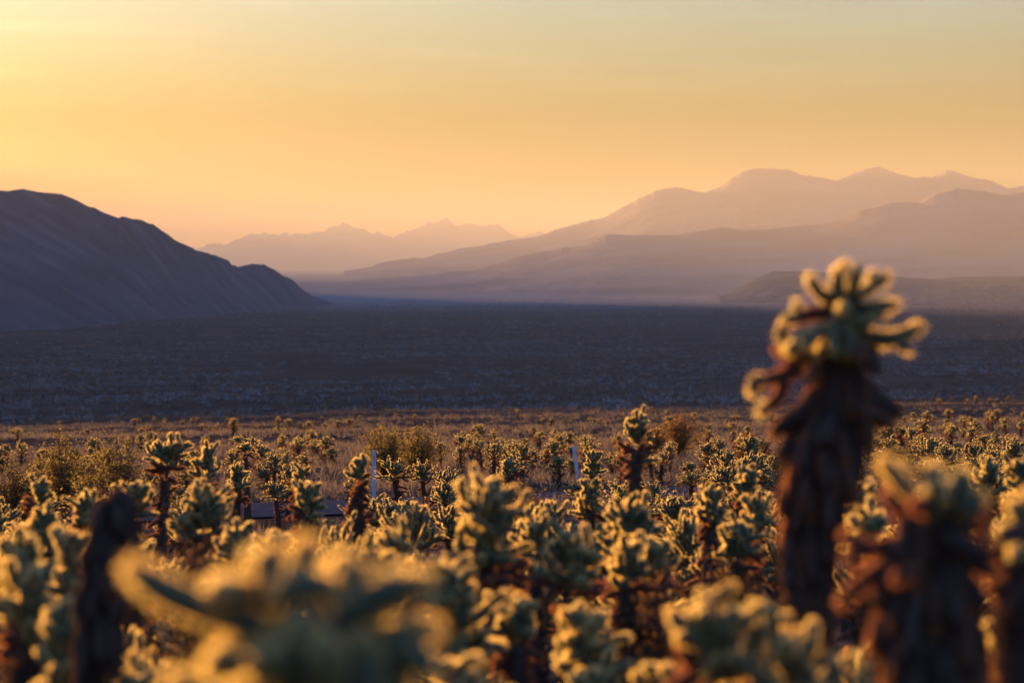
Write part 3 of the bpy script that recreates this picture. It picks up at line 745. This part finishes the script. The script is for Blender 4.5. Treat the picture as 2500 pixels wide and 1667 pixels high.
HL = [
 # px, ytop, d, crown px, label, seed, kwargs
 (1150, 1128, 10.0, 215, 'broad many armed cholla with a deep golden rimmed crown at the centre', 101, dict(ntop=20, nlow=8, depth=.50, aged=.3)),
 (1375, 1265, 9.5, 200, 'cholla with a hooked left arm and pale green crown on a dark trunk', 102, dict(ntop=13, nlow=9, depth=.26)),
 (1120, 1355, 8.0, 235, 'wide flat crowned pale cholla touching the big blurred cactus', 103, dict(ntop=15, nlow=6, depth=.34, aged=.1)),
 (870, 1282, 8.6, 205, 'bright rimmed cholla rising behind the big blurred cactus', 104, dict(ntop=13, nlow=5, depth=.28, aged=.1)),
 (992, 1255, 10.5, 125, 'bluish green cholla tucked left of the broad golden one', 105, dict(ntop=11, nlow=4, depth=.3, aged=.0)),
 (1500, 1292, 10.5, 115, 'slender cholla with three upright fingers right of the hooked one', 106, dict(ntop=9, nlow=6, depth=.25)),
 (1455, 1452, 8.0, 135, 'low pale green cholla leaning against a dark trunk', 107, dict(ntop=10, nlow=3, depth=.25, aged=0)),
 (1440, 1560, 7.0, 100, 'small cholla with one bright bent tip at the bottom', 108, dict(ntop=7, nlow=3, depth=.2, aged=0)),
 (1575, 1190, 13.0, 155, 'golden crowned cholla with orange side arms below the narrow tall one', 109, dict(ntop=14, nlow=9, depth=.32)),
 (1532, 983, 18.0, 104, 'narrow tall cholla with a small knobbed crown standing above its neighbours', 110, dict(ntop=12, nlow=20, depth=.42, aged=.5)),
 (388, 1052, 20.0, 112, 'sturdy cholla with a curled left finger above a black trunk', 111, dict(ntop=13, nlow=10, depth=.28)),
 (483, 1070, 20.5, 75, 'darker cholla just right of the curled finger cholla', 112, dict(ntop=11, nlow=8, depth=.34, aged=.2)),
 (468, 1160, 14.0, 165, 'pale cholla with a tall fan of fingers and red lower arms', 113, dict(ntop=16, nlow=12, depth=.36, aged=.25)),
 (340, 1165, 15.0, 95, 'soft pale cholla behind the leaning dark stump', 114, dict(ntop=10, nlow=5, depth=.24)),
 (125, 1215, 13.0, 125, 'squat grey green cholla with ribs of orange arms on its left', 115, dict(ntop=13, nlow=6, depth=.28)),
 (195, 1190, 14.5, 80, 'cholla with one raised finger behind the squat grey green one', 116, dict(ntop=8, nlow=5, depth=.2)),
 (80, 1152, 16.0, 75, 'dark reddish cholla with two lit tips near the left edge', 117, dict(ntop=6, nlow=12, depth=.25, aged=.5)),
 (570, 1122, 27.0, 70, 'upright golden cholla beside the open patch of road', 118, dict(ntop=11, nlow=5, depth=.4)),
 (732, 1165, 17.0, 95, 'cholla with a wavy gold outline and red arms right of the road patch', 119, dict(ntop=9, nlow=9, depth=.25, aged=.3)),
 (722, 1120, 21.0, 75, 'reddish withered cholla behind the wavy outlined one', 120, dict(ntop=6, nlow=12, depth=.3, aged=.9)),
 (607, 1068, 37.0, 46, 'dark columnar cholla with a small lit cap', 121, dict(ntop=7, nlow=14, depth=.2)),
 (868, 1100, 18.5, 62, 'dark shaggy cholla standing in front of the tall white post', 122, dict(ntop=6, nlow=22, depth=.25, aged=.6)),
 (585, 1255, 13.0, 85, 'grey green cholla below the road patch', 123, dict(ntop=9, nlow=3, depth=.22, aged=0)),
 (670, 1285, 12.0, 70, 'bluish cholla with short stubby tips behind the blurred arm', 124, dict(ntop=9, nlow=3, depth=.22, aged=0)),
 (25, 1262, 7.5, 85, 'out of focus cholla at the left edge with pale top', 125, dict(ntop=9, nlow=6, depth=.3)),
 (100, 1440, 6.8, 130, 'blurred yellowish cholla low at the left', 126, dict(ntop=10, nlow=7, depth=.35)),
 (15, 1340, 7.2, 70, 'blurred cholla at the left edge below the pale topped one', 127, dict(ntop=7, nlow=10, depth=.25, aged=.4)),
 (1770, 1405, 5.6, 185, 'blurred cholla with three thick lit arms and an orange left side', 128, dict(ntop=10, nlow=6, depth=.24, aged=.3)),
 (1880, 1455, 6.0, 80, 'dull green cholla wedged beside the tallest trunk', 129, dict(ntop=7, nlow=4, depth=.2, aged=0)),
 (2010, 1462, 5.4, 135, 'blurred pale cholla with one long bent arm between two dark trunks', 130, dict(ntop=9, nlow=5, depth=.26, aged=.1)),
 (1160, 1570, 6.2, 240, 'wide dull green cholla filling the bottom beneath the flat crowned one', 131, dict(ntop=15, nlow=3, depth=.3, aged=0)),
 (1725, 1175, 15.5, 90, 'bright gold outlined cholla left of the tallest trunk', 132, dict(ntop=12, nlow=8, depth=.3)),
 (1820, 1190, 14.5, 85, 'cholla with five lit tips touching the tallest trunk', 133, dict(ntop=10, nlow=6, depth=.25)),
 (1775, 1240, 13.0, 120, 'bluish green cholla below the gold outlined one', 134, dict(ntop=11, nlow=6, depth=.22, aged=.1)),
 (1845, 1120, 17.0, 80, 'cholla with a wavy raised arm on the left of the tallest trunk', 135, dict(ntop=9, nlow=8, depth=.3)),
 (2395, 1108, 16.0, 75, 'rounded cholla right of the rusty domed cholla', 136, dict(ntop=12, nlow=5, depth=.3)),
 (2470, 1098, 14.0, 110, 'tall golden tipped cholla reaching the right edge', 137, dict(ntop=13, nlow=9, depth=.4)),
 (2130, 1160, 12.0, 95, 'grey green cholla peeking between the tallest trunk and the domed cholla', 138, dict(ntop=10, nlow=4, depth=.3, aged=0)),
 (2165, 1205, 9.5, 70, 'cholla with two ringed lit tips against the rusty domed cholla', 139, dict(ntop=6, nlow=3, depth=.2)),
 (2375, 1300, 12.0, 95, 'low bluish cholla seen under the arm of the domed cholla', 140, dict(ntop=9, nlow=3, depth=.2, aged=0)),
 (1448, 1085, 26.0, 62, 'gold rimmed cholla beside the leaning white post', 141, dict(ntop=11, nlow=6, depth=.34)),
 (1425, 1160, 19.0, 85, 'knobby cholla below the leaning white post', 142, dict(ntop=11, nlow=5, depth=.3)),
 (1250, 1108, 30.0, 52, 'bright tangled cholla right of the broad golden crown', 143, dict(ntop=12, nlow=4, depth=.3)),
 (1300, 1230, 13.5, 95, 'dark bodied cholla between the broad and the hooked ones', 144, dict(ntop=9, nlow=7, depth=.25)),
 (1620, 1300, 11.0, 80, 'shadowed cholla beneath the orange side arms', 145, dict(ntop=8, nlow=6, depth=.2)),
 (2480, 1480, 6.5, 110, 'blurred pale tipped cholla low at the right edge', 146, dict(ntop=8, nlow=6, depth=.25)),
 (300, 1300, 10.5, 95, 'orange lit cholla half hidden by the blurred left arm', 147, dict(ntop=8, nlow=9, depth=.25, aged=.5)),
 (210, 1275, 9.0, 60, 'thin cholla with a wavy lit edge left of the leaning stump', 148, dict(ntop=7, nlow=8, depth=.3)),
 (270, 1590, 7.0, 80, 'small pale cholla at the bottom beside the dark stump', 149, dict(ntop=8, nlow=2, depth=.2, aged=0)),
 (1960, 1590, 5.0, 120, 'dark cholla at the bottom with rusty arms', 150, dict(ntop=6, nlow=10, depth=.3, aged=.6)),
 (1290, 1430, 9.0, 80, 'cholla with a single lit curl beside the flat crowned one', 151, dict(ntop=7, nlow=6, depth=.2)),
 (1650, 1580, 6.5, 90, 'dim cholla low beside the thick armed blurred one', 152, dict(ntop=7, nlow=7, depth=.25)),
]
for px, yt, d, cwp, lab, sd, kw in HL:
    hero(px, yt, d, cwp, lab, sd, **kw)

# ------------------------------------------------------------------ white posts, sign
M_WHITE = noise_mat('white_plastic', [(0.3, (0.36, 0.38, 0.43)), (0.7, (0.50, 0.52, 0.56))], 6, rough=0.6, spec=0.3)
M_REFL = noise_mat('grey_reflector', [(0.3, (0.30, 0.31, 0.34)), (0.7, (0.4, 0.41, 0.44))], 20, rough=0.4, spec=0.4)
M_STEEL = noise_mat('weathered_steel', [(0.3, (0.34, 0.22, 0.14)), (0.7, (0.45, 0.30, 0.2))], 14, rough=0.7)
M_PANEL = noise_mat('dark_panel', [(0.3, (0.025, 0.022, 0.02)), (0.7, (0.045, 0.04, 0.036))], 8, rough=0.7)
def box(mb, c, s, m=0, bev=.006):
    """box with chamfered vertical edges"""
    x, y, z = s[0] / 2, s[1] / 2, s[2] / 2; b = min(bev, x * .6, y * .6)
    ring = [(-x + b, -y), (x - b, -y), (x, -y + b), (x, y - b), (x - b, y), (-x + b, y), (-x, y - b), (-x, -y + b)]
    v = [(c[0] + p, c[1] + q, c[2] - z) for p, q in ring] + [(c[0] + p, c[1] + q, c[2] + z) for p, q in ring]
    t = []
    for i in range(8):
        j = (i + 1) % 8; t += [(i, j, j + 8), (i, j + 8, i + 8)]
    for i in range(1, 7): t += [(8, 8 + i, 9 + i), (0, i + 1, i)]
    mb.add(v, t, m)
def post(px, d, h, w, tilt, label, group):
    x = (px - 1250) / F * d; g = tz(x, d)
    r = empty('marker_post', (x, d, g)); tag(r, label, 'post', group)
    mb = MB(); box(mb, (0, 0, h / 2 - .1), (w, .03, h + .2)); mb.add([(-w/2, -.015, h), (w/2, -.015, h), (0, -.015, h + w * .35), (-w/2, .015, h), (w/2, .015, h), (0, .015, h + w * .35)], [(0,1,2),(4,3,5),(0,2,5),(0,5,3),(1,4,5),(1,5,2)])
    mb.build('post', [M_WHITE], r, smooth=False)
    mb = MB(); box(mb, (0, -.02, h * .86), (w * .7, .012, h * .10), bev=.002); mb.build('reflector', [M_REFL], r, smooth=False)
    r.rotation_euler = (0, math.radians(tilt), 0)
post(913, 51, 1.0, .075, 0, 'tall white marker post behind the dark shaggy cholla', 'white marker posts along the road')
post(1413, 57, .85, .07, -9, 'white marker post leaning left among gold rimmed cholla', 'white marker posts along the road')
for px, lab in ((225, 'faint white post on the far slope, first of three from the left'), (273, 'far white post, the middle of three on the left slope'), (319, 'far white post nearest the curled finger cholla')):
    post(px, 300, .85, .10, 0, lab, 'white marker posts along the road')
x = (2380 - 1250) / F * 290; g = tz(x, 290)
r = empty('road_sign', (x, 290, g)); tag(r, 'small dark sign panel on a thin post on the right slope', 'sign')
mb = MB(); box(mb, (0, 0, .6), (.06, .05, 1.6)); mb.build('post', [M_STEEL], r, smooth=False)
mb = MB(); box(mb, (0, -.04, 1.62), (.58, .03, .72), bev=.004); mb.build('panel', [M_PANEL], r, smooth=False)
r.scale = (1, 1, 1)

# ------------------------------------------------------------------ creosote bushes
def bush(px, ytop, d, wpx, label, seed, nleaf, leaf, dry=False):
    rng = np.random.default_rng(seed)
    x = (px - 1250) / F * d; g = tz(x, d); h = EYE + (HOR - ytop) / F * d - g; w = wpx / F * d
    root = empty('creosote_bush', (x, d, g)); tag(root, label, 'bush', 'bushes among the cholla')
    st = MB(); lf = MB()
    ns = 46
    tips = []
    for i in range(ns):
        az = rng.random() * 6.283; sp = rng.random() ** .6
        hh = h * (1 - .35 * sp * sp) * rng.uniform(.7, 1.0)
        e = np.array([math.cos(az) * sp * w / 2, math.sin(az) * sp * w / 2, hh])
        m = np.array([e[0] * .35, e[1] * .35, hh * .55]) + rng.normal(0, .03 * w, 3)
        p = resample([np.array([math.cos(az) * .05, math.sin(az) * .05, -.03]), m, e], 9)
        v, t, *_ = tube(p, np.linspace(.012, .003, 9), 4); st.add(v, t, 0)
        for k in range(3, 9):
            for q in range(4):
                a2 = rng.normal(0, 1, 3); a2[2] = abs(a2[2]) * .8
                tip = p[k] + unit(a2) * h * rng.uniform(.06, .17)
                tips.append((p[k], tip))
                v, t, *_ = tube(resample([p[k], tip], 3), np.array([.004, .003, .002]), 3); st.add(v, t, 0)
    tp = np.array(tips); idx = rng.integers(0, len(tp), nleaf); u = rng.uniform(.2, 1.05, (nleaf, 1))
    c = tp[idx, 0] * (1 - u) + tp[idx, 1] * u + rng.normal(0, .018 * h, (nleaf, 3))
    a = rng.normal(0, 1, (nleaf, 3)); a /= np.linalg.norm(a, axis=1)[:, None]
    b = np.cross(a, rng.normal(0, 1, (nleaf, 3))); b /= np.linalg.norm(b, axis=1)[:, None]
    s = leaf * rng.uniform(.6, 1.3, (nleaf, 1))
    v = np.stack([c - a * s, c + b * s * .42, c + a * s, c - b * s * .42], 1).reshape(-1, 3)
    i = np.arange(nleaf)[:, None] * 4
    lf.add(v, np.concatenate([i + np.array([[0, 1, 2]]), i + np.array([[0, 2, 3]])]), 0)
    st.build('stem', [M_TWIG], root); lf.build('foliage', [M_LEAF_DRY if dry else M_LEAF], root, smooth=False)
    HEROES.append((x, d, h, w * .8))
for args in [
    (150, 1060, 40, 190, 'large yellowish bush at the left above the squat cholla', 201, 5000, .022),
    (290, 1062, 34, 150, 'olive bush left of the curled finger cholla', 202, 5000, .02),
    (235, 1130, 26, 170, 'lower spreading bush under the olive one', 203, 4200, .018),
    (40, 1110, 30, 110, 'bush at the left edge behind the dark reddish cholla', 204, 3600, .018),
    (938, 1045, 58, 150, 'tall green bush behind the tall white post', 205, 5600, .03),
    (1018, 1040, 60, 160, 'broad olive bush right of the tall white post', 206, 5200, .03),
    (1660, 1012, 75, 130, 'brown feathery bush left of the tallest cholla on the slope', 207, 4200, .035, True),
    (1590, 1035, 80, 90, 'brown bush right of the narrow tall cholla', 208, 3000, .035, True),
    (1290, 1165, 24, 110, 'dark twiggy bush right of the broad golden cholla', 209, 3600, .016, True),
    (1600, 1375, 10.5, 190, 'grey brown bush in the shade beside slender cholla', 210, 5200, .009, True),
    (1810, 1310, 13, 150, 'dim brown bush left of the tallest trunk', 211, 4600, .010, True),
    (2190, 1080, 44, 110, 'yellowish bush between the tallest cholla and the gold cluster', 212, 4200, .022),
    (1830, 1060, 60, 90, 'pale brown bush against the tallest cholla at mid slope', 213, 3000, .028, True),
    (500, 1330, 9.0, 160, 'dark twiggy bush under the red armed cholla', 214, 4200, .009, True),
    (60, 1560, 7.5, 200, 'dim twiggy bush at the bottom left', 215, 3600, .008, True),
    (2080, 1130, 30, 110, 'mottled bush behind the tallest trunk', 216, 3600, .018),
]:
    bush(*args)

# ------------------------------------------------------------------ fillers
random.seed(4)
rngF = np.random.default_rng(44)
def protos(n, lod, seed0, h=.9, cw=.6, merge=False, ntop=11, nlow=6):
    out = []
    for i in range(n):
        out.append(gen_cholla(seed0 + i, h, cw, lod, ntop=ntop + i % 3, nlow=nlow, depth=.24 + .06 * (i % 4), aged=.2 + .1 * (i % 3), forkp=1.0 if lod > 2 else .6))
    return out
def mesh_set(parts):
    """one hidden-free list of (name, mesh) built once, copies share the mesh data"""
    res = []
    for nm, mb, key in parts:
        o = mb.build(nm, KEYM[key]); res.append((nm, o.data)); bpy.data.objects.remove(o)
    return res
MATS6 = [M_CORE, M_SP, M_CORE_AGED, M_SP_AGED, M_BARK, M_SP_DARK]
def mesh_single(parts, raw=False):
    offs = {'green': 0, 'aged': 2, 'dark': 4}
    mb2 = MB()
    for nm, mb, key in parts:
        v, t, m = mb.arrays()
        mb2.v.append(v); mb2.t.append(t + mb2.n); mb2.m.append(m + offs[key]); mb2.n += len(v)
    if raw: return mb2.arrays()
    o = mb2.build('cholla_cactus', MATS6); me = o.data; bpy.data.objects.remove(o)
    return me
NEARP = [mesh_set(p) for p in protos(6, 2, 300, ntop=10, nlow=5)]
MIDP = [mesh_set(p) for p in protos(6, 3, 330, ntop=9, nlow=3)]
FARP = [mesh_single(p, True) for p in protos(7, 4, 360, ntop=11, nlow=7, cw=.6)]
STUMP = [mesh_single([('trunk', trunk_mesh(np.random.default_rng(390 + i), [(0, 0, -.05), (.03, 0, .5), (.08 * (i - 1), 0, 1.1)], .10, .07, 3), 'dark')]) for i in range(3)]

LAND = [('the tallest cholla', 2030, 1150), ('the tall white post', 913, 1150), ('the leaning white post', 1413, 1110), ('the narrow tall cholla', 1532, 1080), ('the broad golden cholla', 1150, 1230),
        ('the curled finger cholla', 388, 1100), ('the upright golden cholla', 570, 1160), ('the left edge', 0, 1120), ('the rusty domed cholla', 2270, 1250),
        ('the dark sign', 2380, 1000), ('the right edge', 2500, 1120), ('the red armed pale cholla', 468, 1260), ('the hooked cholla', 1375, 1360), ('the dark columnar cholla', 607, 1090),
        ('the olive bush', 1000, 1075), ('the brown feathery bush', 1660, 1050), ('the stubby bluish cholla', 585, 1290), ('the orange side armed cholla', 1575, 1270)]
FILL = []   # (x, d, h, cw, type)
occ = [(a, b, max(.18, w * .55)) for a, b, h, w in HEROES]
def ok(x, d, r):
    for a, b, q in occ:
        if (a - x) ** 2 + (b - d) ** 2 < (q + r) ** 2 * .62: return False
    return abs(d - road_y(x)) > 4.1
def try_add(px, d, h, cw, typ):
    x = (px - 1250) / F * d
    if not ok(x, d, cw / 2): return False
    top = HOR + F * (EYE - tz(x, d) - h) / d; hw = cw / 2 / d * F
    for qx, qy, qd in ((913, 1200, 51), (1413, 1140, 57)):      # keep the white posts in view
        if d < qd and abs(px - qx) < hw + 8 and top < qy: return False
    occ.append((x, d, cw / 2)); FILL.append((x, d, h, cw, typ)); return True
n = 0; tries = 0
while n < 74 and tries < 6000:                   # between the named plants
    tries += 1
    d = math.sqrt(random.uniform(8.5 ** 2, 21 ** 2)); px = random.uniform(-60, 2560)
    base_y = HOR + F * (EYE - tz((px - 1250) / F * d, d)) / d
    h = random.uniform(.6, 1.1)
    if base_y - h * F / d < 1200 + 60 * (d < 14): continue
    n += try_add(px, d, h, random.uniform(.48, .68), 'near')
n = 0; tries = 0
while n < 122 and tries < 8000:                   # up to the road and just past it
    tries += 1
    d = math.sqrt(random.uniform(21 ** 2, 60 ** 2)); px = random.uniform(-30, 2530)
    if fbm(np.array([px / 260.]), np.array([d / 7.]), 91, 2)[0] < -.12: continue
    if 850 < px < 1080 and d > 44: continue
    if 520 < px < 640 and 24 < d < 50: continue
    h = random.uniform(.5, 1.1)
    n += try_add(px, d, h, random.uniform(.50, .78), 'mid')
for cx, cd, sx_, sd_, k in ((2360, 52, 120, 9, 26), (1775, 48, 60, 7, 12), (1210, 75, 60, 8, 6), (2150, 62, 40, 8, 4)):
    n = 0; tries = 0
    while n < k and tries < 900:                 # dense clumps seen in the photo
        tries += 1
        n += try_add(random.gauss(cx, sx_ * .6), random.gauss(cd, sd_ * .6), random.uniform(.65, 1.15), random.uniform(.52, .78), 'mid')
n = 0; tries = 0
while n < 290 and tries < 30000:                   # the distant rows
    tries += 1
    d = random.choice([random.uniform(62, 95), random.uniform(62, 120), random.uniform(100, 200), random.uniform(150, 270)]); px = random.uniform(-20, 2520)
    if fbm(np.array([px / 180.]), np.array([d / 22.]), 95, 2)[0] < .02: continue
    n += try_add(px, d, random.uniform(.55, 1.15), random.uniform(.4, .8), 'far')
for px, d, h in ((365, 150, .45), (345, 155, .3), (333, 160, .3), (1058, 95, .38), (1152, 72, .42), (1190, 100, .42), (1205, 98, .3), (2320, 110, .4)):
    try_add(px, d, h, .2, 'stump')

# wording: rank every filler beside the landmark it stands nearest to
ORD = ['nearest', 'second nearest', 'third nearest', 'fourth nearest', 'fifth nearest', 'sixth nearest', 'seventh nearest', 'eighth nearest', 'ninth nearest', 'tenth nearest', 'eleventh nearest', 'twelfth nearest']
buckets = {}
for i, (x, d, h, cw, typ) in enumerate(FILL):
    px = 1250 + F * x / d; py = HOR + F * (EYE - tz(x, d) - h * .8) / d
    best = min(LAND, key=lambda l: math.hypot(l[1] - px, (l[2] - py) * 1.6))
    dx = px - best[1]; dy = py - best[2]
    if best[0] == 'the left edge' or best[0] == 'the right edge':
        rel = 'low by ' if dy > 60 else 'high by ' if dy < -45 else 'beside '
    elif abs(dx) > abs(dy) * 1.1:
        rel = 'right of ' if dx > 0 else 'left of '
    else:
        rel = 'below ' if dy > 0 else 'above '
    size = 'short' if h < .85 else 'medium' if h < 1.08 else 'tallish'
    buckets.setdefault((typ, size, rel, best[0]), []).append((math.hypot(dx, dy), i))
LAB = {}
LOOK = {'near': 'shaded bristly cholla', 'mid': 'gold rimmed cholla', 'far': 'tiny distant cholla', 'stump': 'dark bare cholla stub'}
for (typ, size, rel, lm), lst in buckets.items():
    for q, (_, i) in enumerate(sorted(lst)):
        lead = '' if len(lst) == 1 else (ORD[q] if q < len(ORD) else 'outermost') + ' '
        LAB[i] = f'{lead}{size} {LOOK[typ]} {rel}{lm}'
FARV = MB()
for i, (x, d, h, cw, typ) in enumerate(FILL):
    g = tz(x, d); rz = random.random() * 6.283
    grp = {'near': 'cholla in the nearer garden', 'mid': 'cholla around the road', 'far': 'distant cholla on the slope', 'stump': 'dark cholla stubs on the slope'}[typ]
    if typ in ('near', 'mid'):
        root = empty('cholla_cactus', (x, d, g)); tag(root, LAB[i], 'cactus', grp)
        for nm, me in random.choice(NEARP if typ == 'near' else MIDP):
            o = bpy.data.objects.new(nm, me); COL.objects.link(o); o.parent = root
        root.scale = (cw / .6 * random.uniform(.9, 1.1), cw / .6, h / .9)
    elif typ == 'far':
        v, t, m = random.choice(FARP)
        c_, s_ = math.cos(rz), math.sin(rz)
        q = v * np.array([cw / .6, cw / .6, h / .9])
        q = np.stack([q[:, 0] * c_ - q[:, 1] * s_ + x, q[:, 0] * s_ + q[:, 1] * c_ + d, q[:, 2] + g], 1)
        FARV.v.append(q); FARV.t.append(t + FARV.n); FARV.m.append(m); FARV.n += len(q)
        continue
    else:
        me = random.choice(STUMP)
        root = bpy.data.objects.new('cholla_cactus', me); COL.objects.link(root)
        root.location = (x, d, g); tag(root, LAB[i], 'cactus', grp)
        root.scale = (h * 1.7, h * 1.7, h)
    root.rotation_euler = (random.gauss(0, .07), random.gauss(0, .07), rz)
tag(FARV.build('distant_cholla', MATS6), 'rows of tiny distant cholla dotting the brown slope', 'cactus', kind='stuff')
print('FILL', len(FILL), 'labels', len(set(LAB.values())))

# ------------------------------------------------------------------ haze
HAZE = 4.7e-5
def make_haze():
    v = []
    for z in (-200.0, 750.0):
        for x, y in ((-34000, -2500), (34000, -2500), (34000, 41000), (-34000, 41000)):
            v.append((x, y, z))
    t = [(0, 2, 1), (0, 3, 2), (4, 5, 6), (4, 6, 7)]
    for i in range(4):
        j = (i + 1) % 4; t += [(i, j, j + 4), (i, j + 4, i + 4)]
    mb = MB(); mb.add(v, t, 0)
    m, tr, out = mat('warm_haze')
    pv = N(tr, 'ShaderNodeVolumePrincipled')
    pv.inputs['Color'].default_value = (0.61, 0.55, 0.43, 1)
    pv.inputs['Density'].default_value = HAZE
    pv.inputs['Density Attribute'].default_value = ''
    pv.inputs['Anisotropy'].default_value = 0.0
    tr.links.new(pv.outputs[0], out.inputs['Volume'])
    o = mb.build('haze', [m], smooth=False)
    tag(o, 'warm haze filling the valley', 'haze', kind='stuff')
make_haze()
